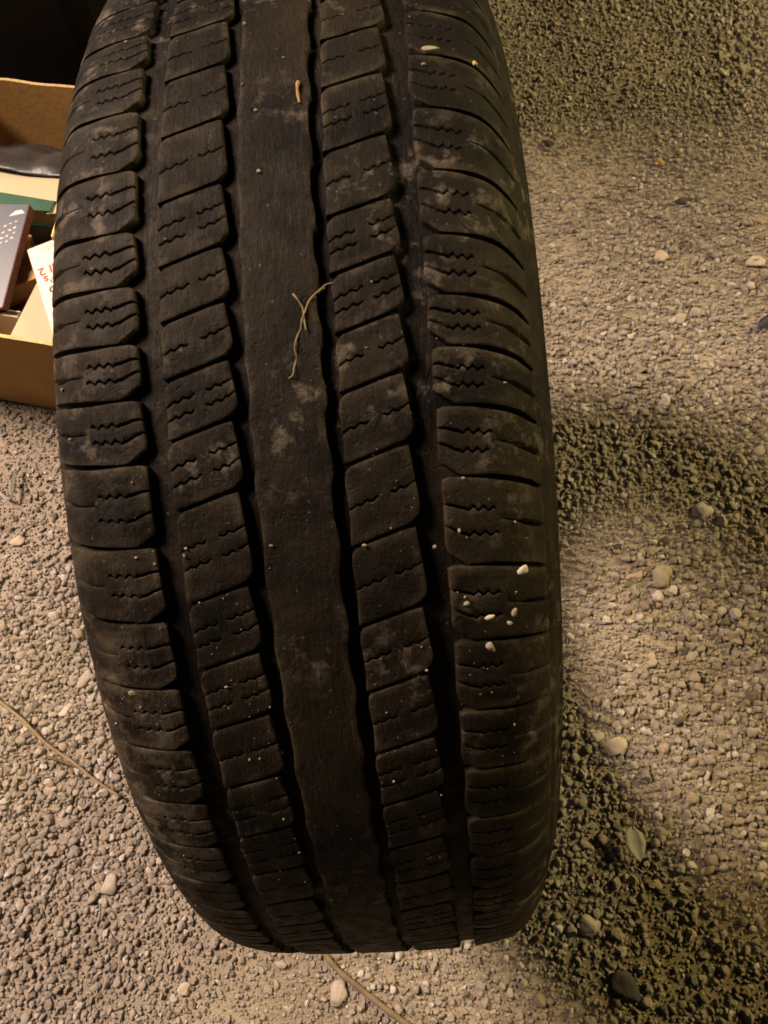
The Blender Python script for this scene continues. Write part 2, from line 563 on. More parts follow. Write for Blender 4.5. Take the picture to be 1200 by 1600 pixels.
class Block:
    """one moulded rubber block: rows run across the tyre, v = 0 at its lower edge and 1 at its upper edge"""

    def __init__(self, left, right, lo, hi, ncol=46):
        # left/right: functions of v -> arc position; lo/hi: functions of u -> angle
        self.left, self.right, self.lo, self.hi = left, right, lo, hi
        self.u = np.linspace(0, 1, ncol)
        self.cuts = []                       # (v(u), half width in v (u), depth (u))

    def cut(self, vf, half, depth):
        self.cuts.append((vf(self.u), half(self.u), depth(self.u)))

    def rows(self):
        u = self.u
        rows = []                            # (v array, depth array)
        z = np.zeros_like(u)
        edge = [0, .022, .06]
        for e in edge: rows.append((z + e, z + (.00022 if e == 0 else .00004 if e == .022 else 0)))
        for vc, hw, dp in sorted(self.cuts, key=lambda c: c[0].mean()):
            on = (dp > 0)
            h1 = np.maximum(hw, .004)
            rows.append((vc - h1 * 1.7, z))
            rows.append((vc - h1, np.where(on, .00012, 0)))
            rows.append((vc - h1 * .55, dp))
            rows.append((vc + h1 * .55, dp))
            rows.append((vc + h1, np.where(on, .00012, 0)))
            rows.append((vc + h1 * 1.7, z))
        for e in edge[::-1]: rows.append((z + 1 - e, z + (.00022 if e == 0 else .00004 if e == .022 else 0)))
        # add plain rows in wide gaps
        out = [rows[0]]
        for r in rows[1:]:
            gap = (r[0] - out[-1][0]).max()
            k = int(gap / .12)
            a = out[-1]
            for j in range(1, k + 1):
                f = j / (k + 1)
                out.append((a[0] * (1 - f) + r[0] * f, z))
            out.append(r)
        V = np.array([r[0] for r in out]); D = np.array([r[1] for r in out])
        return np.maximum.accumulate(V, axis=0), D

    def build(self, name):
        V, D = self.rows()
        V = np.clip(V, 0, 1)
        u = np.broadcast_to(self.u, V.shape)
        l, r = self.left(V), self.right(V)
        t = l + (r - l) * u
        phi = self.lo(u) + (self.hi(u) - self.lo(u)) * V
        wd = abs(r - l)
        du = np.minimum(u, 1 - u) * wd       # metres from the side edges
        dv = np.minimum(V, 1 - V) * np.radians(abs(self.hi(u) - self.lo(u))) * R
        D = D + .00025 * np.clip(1 - du / .0008, 0, 1) ** 2
        D = D + .00022 * (wave_noise(t * 1.0, np.radians(phi) * R, 260, 9)) * 0.6 + .00012
        edge = np.clip(1 - np.minimum(du, dv) / .0035, 0, 1)
        n, m = V.shape
        top = tyre_points(t, phi, D).reshape(-1, 3)
        Fc = [(i * m + j, i * m + j + 1, (i + 1) * m + j + 1, (i + 1) * m + j) for i in range(n - 1) for j in range(m - 1)]
        loop = [j for j in range(m)] + [i * m + m - 1 for i in range(1, n)] + [(n - 1) * m + j for j in range(m - 2, -1, -1)] + [i * m for i in range(n - 2, 0, -1)]
        tl, pl = t.ravel()[loop], phi.ravel()[loop]
        base = len(top)
        drop = np.maximum(floor_depth(tl), 0) + .0006
        skirt0 = top[loop]
        # side walls lean outwards a little towards the groove floor
        tc, pc = t.mean(), phi.mean()
        skirt1 = tyre_points(tl + .0004 * np.sign(tl - tc), pl + .05 * np.sign(pl - pc), drop)
        VV = np.concatenate([top, skirt0, skirt1])
        k = len(loop)
        for q in range(k):
            q2 = (q + 1) % k
            Fc.append((base + q2, base + q, base + k + q, base + k + q2))
        at_ = np.concatenate([edge.ravel(), edge.ravel()[loop], np.zeros(k)])
        return mesh_obj(name, VV, Fc, RUBBER, tyre, True, {'edge': at_})


def inside(u, a, b):
    return (u >= a) & (u <= b)


def extend(lst, up, down, pitch=4.7):
    lst = list(lst)
    while lst[0] < up: lst.insert(0, lst[0] + pitch)
    while lst[-1] > down: lst.append(lst[-1] - pitch)
    return lst


deg = lambda m_: math.degrees(m_ / R)
jit = lambda a: rnd.uniform(-a, a)
UP, DOWN = 118, -14

# ---- shoulder blocks.  angles of the lateral grooves as they lie round the tyre (irregular pitch)
SH_L = extend([95.6, 91.9, 87.7, 82.8, 78.3, 74.6, 70.9, 67.4, 63.4, 58.2, 53.3, 48.6, 43.8, 38.9], UP, DOWN)
SH_R = extend([90.0, 85.3, 80.5, 76.1, 72.2, 69.0, 65.4, 61.1, 55.6, 50.6, 45.5, 40.6], UP, DOWN)
RB_L = extend([94.6, 89.8, 84.8, 79.8, 75.4, 71.8, 68.2, 64.5, 60.2, 54.3, 49.8, 45.3, 40.3, 35.3], UP, DOWN)
RB_R = extend([92.0, 87.4, 82.2, 77.6, 73.8, 70.1, 66.5, 62.2, 57.2, 52.1, 47.5, 42.7, 38.0], UP, DOWN)
T_OUT = .1030


def shoulder(a, b, sg):
    """block between lateral grooves at angles a > b (at the inner edge); sg = -1 left, 1 right"""
    slope = .6 if sg < 0 else -1.5           # degrees from the inner edge to the outer edge
    tin = .0517 if sg < 0 else .0563
    # u runs 0 -> 1 in increasing arc position
    q = (lambda u: 1 - u) if sg < 0 else (lambda u: u)          # q = 0 at inner edge, 1 at outer edge

    def half_groove(qq):                     # half width of the lateral groove, in degrees
        wmm = np.interp(qq, [0, .10, .22, .45, .8, 1], [.0007, .0006, .00055, .0011, .0013, .0008])
        return wmm / R * 57.3
    curve = lambda qq: slope * qq + (.35 * np.sin(np.pi * qq) if sg > 0 else -.25 * np.sin(np.pi * qq))
    ch = rnd.uniform(.9, 1.15)
    lo = lambda u: b + curve(q(u)) + half_groove(q(u)) + .62 * ch * np.clip(1 - q(u) / .13, 0, 1)     # chamfered inner corner
    hi = lambda u: a + curve(q(u)) - half_groove(q(u)) - .15 * np.clip(1 - q(u) / .05, 0, 1)
    ed = [jit(.0004) for _ in range(3)]
    inner = lambda v: sg * (tin + .0008 * (v - .5) + ed[0] * np.sin(5 * v + ed[1] * 9000) + .0011 * np.clip((.10 - v) / .10, 0, 1))
    outer = lambda v: sg * (T_OUT + 0 * v)
    B = Block(inner, outer, lo, hi, 64) if sg > 0 else Block(outer, inner, lo, hi, 64)
    span = (T_OUT - tin)
    h_deg = a - b
    for f in (.66, .36):
        f0 = f + jit(.02)
        ph0 = rnd.uniform(0, 1)
        q0, q1 = (.165 + jit(.01)), (.405 + jit(.015))
        amp = .00105 / R * 57.3 / h_deg

        def vf(u, f0=f0, q0=q0, q1=q1, amp=amp):
            x = q(u)
            zz = np.where(inside(x, q0, q1), amp * tri_wave((x - q0) / (q1 - q0) * 3.0 + .25), 0)
            return f0 + zz - .02 * np.clip(x / q0, 0, 1)
        B.cut(vf, lambda u, q1=q1: np.where(q(u) < q1, .00048 / R * 57.3 / h_deg * 1.35, .0), lambda u, q1=q1: np.where(q(u) < q1, .0031, 0))
    # notch that comes in from the outer edge
    n0 = .50 + jit(.03)
    B.cut(lambda u: n0 + .015 * np.sin(6 * q(u)),
          lambda u: np.interp(q(u), [0, .45, .50, .60, .66, .85, 1], [0, 0, .0003, .00035, .0012, .0014, .0010]) / R * 57.3 / h_deg,
          lambda u: np.interp(q(u), [0, .455, .46, .6, .68, 1], [0, 0, .0012, .0015, .0035, .003]))
    return B


def rib(a, b, sg):
    """block of an inner rib between slanted grooves (angles at its left edge)"""
    t0, t1 = (-.0425, -.0153) if sg < 0 else (.0216, .0480)
    rise = 1.25
    gw = lambda u: np.interp(u, [0, .06, .3, .8, 1], [.0011, .0008, .0009, .0011, .0017]) / R * 57.3
    lo = lambda u: b + rise * u + gw(u) + .25 * np.clip((u - .9) / .1, 0, 1)
    hi = lambda u: a + rise * u - gw(u) - .25 * np.clip((.1 - u) / .1, 0, 1)
    e1, e2 = jit(.0004), jit(.0004)
    left = lambda v: t0 + e1 + .0006 * np.sin(4 * v) + .0008 * np.clip((v - .85) / .15, 0, 1)
    right = lambda v: t1 + e2 - .0028 * v - .0010 * np.clip((.12 - v) / .12, 0, 1)
    B = Block(left, right, lo, hi, 54)
    h_deg = a - b
    amp = .00065 / R * 57.3 / h_deg
    hw = .00040 / R * 57.3 / h_deg * 1.3
    two = rnd.random() < .45
    for f in ([.62, .36] if two else [.50]):
        f0 = f + jit(.02)
        g0, g1 = .42 + jit(.04), .60 + jit(.03)

        def vf(u, f0=f0, g0=g0, g1=g1):
            zz = np.where(inside(u, .10, g0), tri_wave((u - .10) / .34 * 2.0), np.where(inside(u, g1, .9), tri_wave((u - g1) / .3 * 2), 0))
            return f0 + amp * zz
        d0 = .0028
        B.cut(vf, lambda u, g0=g0, g1=g1: np.where(inside(u, g0, g1), 0, hw), lambda u, g0=g0, g1=g1: np.where(inside(u, g0, g1), 0, d0))
    return B


for lst, fn, sg, nm in ((SH_L, shoulder, -1, 'shoulder_block'), (SH_R, shoulder, 1, 'shoulder_block'), (RB_L, rib, -1, 'tread_block'), (RB_R, rib, 1, 'tread_block')):
    for a, b in zip(lst[:-1], lst[1:]):
        fn(a, b, sg).build(nm)


# ---- centre rib: one unbroken band with scalloped edges
def centre_rib():
    nphi, m = 1400, 30
    ph = np.linspace(0, 360, nphi, endpoint=False)
    pr = np.interp((ph + 180) % 360 - 180, sorted(RB_R), np.arange(len(RB_R))) % 1
    pl_ = np.interp((ph + 180) % 360 - 180, sorted(RB_L), np.arange(len(RB_L))) % 1
    left = -.0110 - .0006 * np.clip(np.sin(2 * np.pi * pl_), -.4, 1)
    right = .0163 + .0009 * np.clip(np.sin(2 * np.pi * pr + 1.2), -.5, 1)
    u = np.linspace(0, 1, m)
    T = left[:, None] + (right - left)[:, None] * u
    PH = np.repeat(ph[:, None], m, 1)
    du = np.minimum(u, 1 - u)[None] * (right - left)[:, None]
    D = .0003 * np.clip(1 - du / .0009, 0, 1) ** 2 + .00013 * wave_noise(T, np.radians(PH) * R, 200, 4) + .0001
    top = tyre_points(T, PH, D)
    lo = [tyre_points(left - .0004, ph, DEEP + .0004), tyre_points(right + .0004, ph, DEEP + .0004)]
    grid = np.concatenate([lo[0][:, None], top[:, :1], top, top[:, -1:], lo[1][:, None]], 1)
    mm = m + 4
    V = grid.reshape(-1, 3)
    Fc = [(i * mm + j, i * mm + j + 1, ((i + 1) % nphi) * mm + j + 1, ((i + 1) % nphi) * mm + j)
          for i in range(nphi) for j in range(mm - 1) if j not in (1, mm - 3)]
    e = np.clip(1 - du / .003, 0, 1)
    e = np.concatenate([np.zeros((nphi, 1)), e[:, :1], e, e[:, -1:], np.zeros((nphi, 1))], 1)
    mesh_obj('centre_rib', V, Fc, RUBBER, tyre, True, {'edge': e.ravel()})


centre_rib()


# ---- the tread round the far side of the tyre, in one piece
def far_tread():
    VV, FF = [], []
    n0 = 0
    k = 47
    for q in range(k):
        a0 = 119 + (346 - 119) * q / k
        a1 = 119 + (346 - 119) * (q + 1) / k - .45
        for t0, t1, sl in ((-T_OUT, -.0517, 0), (-.0425, -.0165, 1.2), (.0216, .0470, 1.2), (.0563, T_OUT, -1.5)):
            tt = np.linspace(t0, t1, 9)
            f = np.linspace(0, 1, 9)
            for ph, dp in ((a0, 'd'), (a0, 0), ((a0 + a1) / 2, 0), (a1, 0), (a1, 'd')):
                d = floor_depth(tt) + .0006 if dp == 'd' else np.where((f == 0) | (f == 1), .0003, 0)
                P = tyre_points(tt, ph + sl * f, d)
                lo0, lo1 = tyre_points(tt[:1], ph, floor_depth(tt[:1]) + .0006), tyre_points(tt[-1:], ph + sl, floor_depth(tt[-1:]) + .0006)
                VV += [lo0, P, lo1]
            for i in range(4):
                for j in range(10):
                    s = n0 + i * 11 + j
                    FF.append((s, s + 1, s + 12, s + 11))
            n0 += 55
    o = mesh_obj('tread_blocks', np.concatenate(VV), FF, RUBBER, tyre, False)
    o['kind'] = 'stuff'


far_tread()

# ------------------------------------------------------------------ cardboard box
CARD = plain('cardboard', (.37, .215, .070), .85, .16, 22, .15, .0004)
CARD_EDGE = plain('cardboard_edge', (.48, .34, .17), .9, .25, 120, .15, .0008)
box = empty('cardboard_box', (BOX_O[0], BOX_O[1], 0), math.atan2(BOX_B[0] * -1, BOX_B[1]))
tag(box, 'open brown cardboard box of books beside the tyre', 'box')
# local frame: +x to the right along the front (box lies at x < 0), +y to the back
BW, BD, BH, BT = .50, .385, .200, .0045


def wall(p0, p1, h, flare, hole=None, nseg=24):
    """upright board between two ground points, its top leaning out by flare; hole = (u, v, ru, rv) cut right through"""
    p0, p1 = np.array(p0, float), np.array(p1, float)
    d = p1 - p0; L_ = np.linalg.norm(d); d = d / L_
    nrm = np.array([d[1], -d[0]])           # outward
    us = np.linspace(0, 1, nseg + 1); vs = np.linspace(0, 1, 13)
    if hole:
        us = np.unique(np.concatenate([us, hole[0] + hole[2] * np.array([-1, -.6, .6, 1])]))
        vs = np.unique(np.concatenate([vs, hole[1] + hole[3] * np.array([-1, -.6, .6, 1])]))
    V, Fc = [], []

    def pt(u, v, side):
        off = flare * v + .0025 * math.sin(math.pi * u) * v + .0006 * math.sin(17 * u) * v
        q = p0 + d * u * L_ + nrm * (off + (BT / 2) * side)
        return (q[0], q[1], v * h + (.0006 * math.sin(40 * u) + .0008 * math.sin(23 * u + 1)) * (v > .99))
    nu, nv = len(us), len(vs)
    for side in (-1, 1):
        for u in us:
            for v in vs: V.append(pt(u, v, side))
    I = lambda s, i, j: s * nu * nv + i * nv + j
    cut = set()
    if hole:
        for i in range(nu - 1):
            for j in range(nv - 1):
                cu, cv = (us[i] + us[i + 1]) / 2, (vs[j] + vs[j + 1]) / 2
                if abs(cu - hole[0]) < hole[2] and abs(cv - hole[1]) < hole[3]:
                    if not (abs(cu - hole[0]) > .6 * hole[2] and abs(cv - hole[1]) > .6 * hole[3]): cut.add((i, j))
    mats = []
    for i in range(nu - 1):
        for j in range(nv - 1):
            if (i, j) in cut:
                for (a, b), nb in ((((i, j), (i + 1, j)), (i, j - 1)), (((i + 1, j), (i + 1, j + 1)), (i + 1, j)),
                                   (((i + 1, j + 1), (i, j + 1)), (i, j + 1)), (((i, j + 1), (i, j)), (i - 1, j))):
                    if nb not in cut:
                        Fc.append((I(0, *a), I(0, *b), I(1, *b), I(1, *a))); mats.append(1)
                continue
            Fc.append((I(0, i, j), I(0, i, j + 1), I(0, i + 1, j + 1), I(0, i + 1, j))); mats.append(0)
            Fc.append((I(1, i, j), I(1, i + 1, j), I(1, i + 1, j + 1), I(1, i, j + 1))); mats.append(0)
    for i in range(nu - 1):
        Fc.append((I(0, i, nv - 1), I(1, i, nv - 1), I(1, i + 1, nv - 1), I(0, i + 1, nv - 1))); mats.append(1)
    for j in range(nv - 1):
        for i in (0, nu - 1):
            Fc.append((I(0, i, j), I(1, i, j), I(1, i, j + 1), I(0, i, j + 1))); mats.append(1)
    o = mesh_obj('panel', V, Fc, CARD, box, False)
    o.data.materials.append(CARD_EDGE)
    o.data.polygons.foreach_set('material_index', mats)
    return o


FL = .012
wall((-BW, 0), (0, 0), BH, FL)                                             # front
wall((0, BD), (-BW, BD), BH, .004, (.405, .70, .040, .10))                 # back, with its hand hole
wall((0.003, .003), (0.003, BD - .003), BH - .002, .004)                    # right
wall((-BW - .003, BD - .003), (-BW - .003, .003), BH - .002, .004)          # left
mesh_obj('base', [(-BW, 0, .004), (0, 0, .004), (0, BD, .004), (-BW, BD, .004), (-BW, 0, .0075), (0, 0, .0075), (0, BD, .0075), (-BW, BD, .0075)],
         [(3, 2, 1, 0), (4, 5, 6, 7), (0, 1, 5, 4), (1, 2, 6, 5), (2, 3, 7, 6), (3, 0, 4, 7)], CARD, box, False)


# ------------------------------------------------------------------ books and papers in the box
def page_mat(name, col):
    m, nt, p = new_mat(name)
    tc = nt.nodes.new('ShaderNodeTexCoord').outputs['Object']
    wv = node(nt, 'ShaderNodeTexWave'); wv.bands_direction = 'Z'
    wv.inputs['Scale'].default_value = 420; wv.inputs['Distortion'].default_value = 3; wv.inputs['Detail'].default_value = 3
    nt.links.new(tc, wv.inputs['Vector'])
    c = ramp(nt, wv.outputs['Fac'], [(.1, tuple(x * .6 for x in col)), (.6, col)])
    nt.links.new(c, p.inputs['Base Color'])
    p.inputs['Roughness'].default_value = .9
    bump(nt, p, wv.outputs['Fac'], .0003, .6)
    return m


PAGES = page_mat('page_edges', (.50, .41, .26))
PAGES_TAN = page_mat('page_edges_aged', (.40, .26, .115))
WHITE_COVER = plain('white_cover', (.47, .43, .40), .45, .04, 20, .4, .0001)
CREAM = plain('cream_paper', (.36, .30, .19), .7, .06, 25, .25, .0001)
GREY_BLUE = plain('grey_blue_cover', (.034, .040, .060), .4, .14, 30, .4, .0001)
MAROON = plain('maroon_cloth', (.05, .014, .010), .6, .25, 60)
GREEN = plain('green_cover', (.010, .055, .03), .45, .25, 40, .4)
BROWN = plain('brown_cover', (.27, .115, .028), .5, .35, 35, .4)
DARK = plain('dark_cover', (.035, .03, .024), .5, .3, 40, .4)
YELLOW = plain('yellow_cover', (.60, .45, .14), .6, .15, 60)
RED_INK = plain('red_ink', (.36, .035, .022), .5, .1, 60)
PURPLE_INK = plain('purple_ink', (.10, .025, .045), .5, .1, 60)
GREY_INK = plain('grey_ink', (.22, .20, .19), .6, .1, 60)
WHITE_INK = plain('white_ink', (.50, .46, .41), .5, .08, 60)


def cuboid(x0, x1, y0, y1, z0, z1, sag=0.0, n=1):
    V = [(x0, y0, z0), (x1, y0, z0), (x1, y1, z0), (x0, y1, z0), (x0, y0, z1), (x1, y0, z1), (x1, y1, z1), (x0, y1, z1)]
    return V, [(3, 2, 1, 0), (4, 5, 6, 7), (0, 1, 5, 4), (1, 2, 6, 5), (2, 3, 7, 6), (3, 0, 4, 7)]


def board(x0, x1, y0, y1, z0, z1, rr=.002):
    """cover board with rounded corners"""
    pts = []
    for cx, cy, a0 in ((x1 - rr, y1 - rr, 0), (x0 + rr, y1 - rr, 90), (x0 + rr, y0 + rr, 180), (x1 - rr, y0 + rr, 270)):
        for k in range(5):
            t = rad(a0 + k * 22.5)
            pts.append((cx + rr * math.cos(t), cy + rr * math.sin(t)))
    n = len(pts)
    V = [(x, y, z0) for x, y in pts] + [(x, y, z1) for x, y in pts]
    Fc = [tuple(range(n - 1, -1, -1)), tuple(range(n, 2 * n))] + [(i, (i + 1) % n, n + (i + 1) % n, n + i) for i in range(n)]
    return V, Fc


def book(label, corner, along, width, length, thick, cover, pages, tilt=(0, 0), spine='left', back=None, hard=.0016, cat='book'):
    """lies with its corner at a 3-D point; local +x is the direction `along` (deg about Z), +y to its left; top of the book is z = 0"""
    t = empty('book', corner)
    t.rotation_euler = Euler((rad(tilt[0]), rad(tilt[1]), rad(along)), 'XYZ')
    tag(t, label, cat, 'books lying in the cardboard box')
    b = .003
    mesh_obj('cover', *board(0, width, 0, length, -hard, 0), cover, t, False)
    mesh_obj('page_block', *cuboid(.002 if spine == 'left' else b, width - (b if spine == 'left' else .002), b, length - b, -thick + hard, -hard - .0002), pages, t, False)
    mesh_obj('back_cover', *board(0, width, 0, length, -thick, -thick + hard - .0002), back or cover, t, False)
    sx = (-hard, 0) if spine == 'left' else (width, width + hard)
    mesh_obj('spine', *cuboid(sx[0], sx[1], 0, length, -thick, 0), back or cover, t, False)
    return t


def letters(parent, txt, size, loc, rz, mat, name='lettering'):
    cu = bpy.data.curves.new(name, 'FONT')
    cu.body = txt
    cu.size = size
    cu.extrude = .00006
    cu.offset = .0002
    cu.align_x = 'RIGHT'
    tmp = bpy.data.objects.new(name, cu)
    C.objects.link(tmp)
    me = bpy.data.meshes.new_from_object(tmp.evaluated_get(bpy.context.evaluated_depsgraph_get()))
    bpy.data.objects.remove(tmp)
    me.materials.clear()
    me.materials.append(mat)
    o = bpy.data.objects.new(name, me)
    C.objects.link(o)
    o.parent = parent
    o.location = loc
    o.rotation_euler = (0, 0, rz)
    return o


def heading(p, q):
    return math.degrees(math.atan2(q[1] - p[1], q[0] - p[0]))


# bottom layer that fills the box
lay = empty('book', (0, 0, 0))
bpy.data.objects.remove(lay)


def inbox(a, b, z):
    """box-local: a metres to the left of the right wall, b metres behind the front wall"""
    q = BOX_O + BOX_A * a + BOX_B * b
    return (q[0], q[1], z)


BYAW = math.degrees(math.atan2(-BOX_A[1], -BOX_A[0]))   # heading of the box's +x
book('dark hardback lying flat under the pile at the front of the box', inbox(.485, .03, .075), BYAW + 1, .155, .235, .040, DARK, PAGES_TAN)
book('brown clothbound book lying flat under the pile in the middle of the box', inbox(.325, .02, .088), BYAW - 2, .150, .225, .050, BROWN, PAGES)
book('green paperback lying flat low in the right half of the box', inbox(.165, .025, .080), BYAW + 1, .15, .23, .045, GREEN, PAGES)


def from_right(pt, head, width):
    """lower-left corner of a book whose lower-right corner is known"""
    return (pt[0] - width * math.cos(rad(head)), pt[1] - width * math.sin(rad(head)), pt[2])


# brown thick book, page edges to the front
h = BYAW + 36
b1 = book('thick brown book with aged tan page edges towards the front', from_right(inbox(.270, .110, .145), h, .17), h, .17, .11, .030, BROWN, PAGES_TAN, (1, 0), 'left')
g = np.random.default_rng(5)
V, Fc = [], []
for k in range(46):                                        # cream ornament printed on its cover
    x, y = g.uniform(.09, .165), g.uniform(.012, .10)
    r = g.uniform(.0012, .0034)
    n0 = len(V)
    for q in range(5):
        t = q * 1.257 + g.uniform(-.3, .3)
        V.append((x + r * g.uniform(.6, 1.4) * math.cos(t), y + r * g.uniform(.6, 1.4) * math.sin(t), .00025))
    Fc.append(tuple(range(n0, n0 + 5)))
mesh_obj('printed_ornament', V, Fc, CREAM, b1, False)

# cream paper cover at the front, leaning up against the front wall
book('plain cream paperback under the white one at the front wall of the box', inbox(.262, .012, .145), BYAW + 1, .130, .17, .012, CREAM, PAGES, (0, 0), 'left')
# white paperback with red lettering, upside down to the viewer
h = BYAW + 38
wb = book('white paperback with upside-down red and purple title', inbox(.2885 - .150 * math.sin(rad(38)), .141 - .150 * math.cos(rad(38)), .160), h, .105, .150, .0135, WHITE_COVER, PAGES, (0, 0), 'right')
WL = .150
letters(wb, 'ul 2', .0185, (.0050, WL - .040, .0003), math.pi, RED_INK)
letters(wb, "r's", .0185, (.0085, WL - .0555, .0003), math.pi, RED_INK)
letters(wb, 'p', .0230, (.0110, WL - .0755, .0003), math.pi, PURPLE_INK)
letters(wb, 'k', .0230, (.0115, WL - .0955, .0003), math.pi, PURPLE_INK)
V, Fc = [], []
for row in range(2):                                       # fine print, too small to read
    x = .016 + .002 * row
    while x < .085:
        L_ = g.uniform(.002, .006)
        n0 = len(V)
        y = WL - .0085 - .0042 * row
        V += [(x, y, .0003), (x + L_, y, .0003), (x + L_, y + .0011, .0003), (x, y + .0011, .0003)]
        Fc.append((n0, n0 + 1, n0 + 2, n0 + 3))
        x += L_ + .0012
mesh_obj('fine_print', V, Fc, GREY_INK, wb, False)

# grey-blue book on top at the left, a flight of pale flecks on its cover
h = BYAW + 9
gb = book('grey-blue book with pale flecks on its cover and dark maroon spine', from_right(inbox(.283, .050, .158), h, .145), h, .145, .155, .012, GREY_BLUE, PAGES, (6, 0), 'right', MAROON)
V, Fc = [], []
for k in range(24):
    x, y = .135 - .0068 * (k % 6) + g.uniform(-.0015, .0015), .128 - .0085 * (k // 6) - .0042 * (k % 6) + g.uniform(-.0015, .0015)
    s = g.uniform(.0019, .0030); a = g.uniform(-.2, 1.0)
    n0 = len(V)
    for px_, py_ in ((-1.2, .2), (-.1, -.25), (1.3, .5), (.2, .35), (-.2, .9)):
        V.append((x + s * (px_ * math.cos(a) - py_ * math.sin(a)), y + s * (px_ * math.sin(a) + py_ * math.cos(a)), .0003))
    Fc.append(tuple(range(n0, n0 + 5)))
n0 = len(V)
V += [(.122, .136, .0003), (.143, .1415, .0003), (.138, .1465, .0003), (.129, .1445, .0003)]
Fc.append((n0, n0 + 1, n0 + 2, n0 + 3))
mesh_obj('printed_flecks', V, Fc, WHITE_INK, gb, False)

# books behind it
book('green hardback whose edge shows behind the grey-blue book', inbox(.46, .205, .150), BYAW + 4, .165, .055, .03, GREEN, PAGES, (0, 0), 'left')
book('thick cream book lying across the back of the box', inbox(.452, .240, .150), BYAW - 2, .29, .050, .022, CREAM, PAGES, (2, 0), 'left')
book('cream booklet lying askew in front of the thick cream book', inbox(.300, .215, .146), BYAW + 14, .10, .035, .008, CREAM, PAGES, (4, 0), 'left')
book('thin book with yellow page edge standing upright beside the tyre', inbox(.264, .158, .056), BYAW + 10, .115, .062, .009, YELLOW, page_mat('page_edges_yellow', (.80, .68, .34)), (0, -86), 'left')
book('dark book standing upright left of the yellow-edged one', inbox(.268, .140, .046), BYAW + 8, .105, .070, .016, DARK, PAGES_TAN, (0, -84), 'left', BROWN)
book('white booklet standing on edge at the front left of the box', inbox(.375, .036, .030), BYAW + 2, .108, .115, .010, WHITE_COVER, PAGES, (86, 0), 'left')

# crumpled dark plastic at the back of the box
m, nt, p = new_mat('dark_plastic_film')
v = objcoord(nt)
nt.links.new(ramp(nt, noise(nt, v, 30, 4), [(.3, (.020, .018, .018)), (.7, (.045, .041, .040))]), p.inputs['Base Color'])
p.inputs['Roughness'].default_value = .4
p.inputs['Specular IOR Level'].default_value = .3
bump(nt, p, noise(nt, v, 40, 3, .5), .003, .6)
FILM = m
nu, nv = 60, 30
V = []
for i in range(nu):
    for j in range(nv):
        a, b = .445 - .20 * i / (nu - 1), .272 + .104 * j / (nv - 1)
        z = .1580 + .004 * math.sin(math.pi * j / (nv - 1)) - .056 * (j / (nv - 1)) ** 1.3 + .0035 * float(wave_noise(np.array(a), np.array(b), 90, 12)) \
            + .005 * abs(float(wave_noise(np.array(a), np.array(b), 45, 21)))
        V.append(inbox(a, b + .003 * math.sin(30 * a), z))
Fc = [(i * nv + j, (i + 1) * nv + j, (i + 1) * nv + j + 1, i * nv + j + 1) for i in range(nu - 1) for j in range(nv - 1)]
film = mesh_obj('plastic_bag', V, Fc, FILM)
so = film.modifiers.new('thick', 'SOLIDIFY'); so.thickness = .0008
tag(film, 'crumpled dark plastic bag on the books at the back of the box', 'bag')

# ------------------------------------------------------------------ black stand-in shape behind the box, kind unknown, made tall to shade the gravel
m, nt, p = new_mat('black_plastic')
p.inputs['Base Color'].default_value = (.0025, .0025, .0027, 1)
p.inputs['Roughness'].default_value = .6
p.inputs['Specular IOR Level'].default_value = .12
v = objcoord(nt)
bump(nt, p, noise(nt, v, 300, 4, .6), .0006, .5)
BLACK = m
stand_in = empty('bin', (-.60, 1.125, 0), rad(-13))
tag(stand_in, 'tall black shape of unknown kind standing in the dark behind the cardboard box', 'bin')


def rounded(w_, d_, r_, n=6):
    pts = []
    for cx, cy, a0 in ((w_ / 2 - r_, d_ / 2 - r_, 0), (-w_ / 2 + r_, d_ / 2 - r_, 90), (-w_ / 2 + r_, -d_ / 2 + r_, 180), (w_ / 2 - r_, -d_ / 2 + r_, 270)):
        for k in range(n):
            t = rad(a0 + 90 * k / (n - 1))
            pts.append((cx + r_ * math.cos(t), cy + r_ * math.sin(t)))
    return pts


def loft(name, rings, mat, parent):
    """closed body through rounded rectangles: (z, width, depth, corner radius)"""
    V, Fc = [], []
    for z, w_, d_, r_ in rings:
        V += [(x, y, z) for x, y in rounded(w_, d_, r_)]
    n = 24
    for i in range(len(rings) - 1):
        for k in range(n):
            Fc.append((i * n + k, i * n + (k + 1) % n, (i + 1) * n + (k + 1) % n, (i + 1) * n + k))
    Fc += [tuple(range(n - 1, -1, -1)), tuple(range((len(rings) - 1) * n, len(rings) * n))]
    return mesh_obj(name, V, Fc, mat, parent, False)


loft('body', [(.0, .66, .60, .05), (.02, .68, .62, .06), (.60, .73, .67, .06), (.98, .76, .70, .06)], BLACK, stand_in)
loft('rim', [(.982, .80, .74, .07), (.987, .815, .755, .07), (1.02, .815, .755, .07)], BLACK, stand_in)
loft('lid', [(1.023, .80, .74, .06), (1.05, .80, .74, .06), (1.09, .66, .60, .06), (1.10, .5, .45, .06)], BLACK, stand_in)

# ------------------------------------------------------------------ larger stones one can point out
def colour_stone(name, col, rough=.85):
    m, nt, p = new_mat(name)
    v = objcoord(nt)
    c = ramp(nt, noise(nt, v, 120, 6, .65), [(.28, tuple(x * .70 for x in col)), (.72, tuple(min(1, x * 1.15) for x in col))])
    nt.links.new(c, p.inputs['Base Color'])
    p.inputs['Roughness'].default_value = rough
    p.inputs['Specular IOR Level'].default_value = .25
    bump(nt, p, noise(nt, v, 300, 6, .7), .0012, .7)
    return m


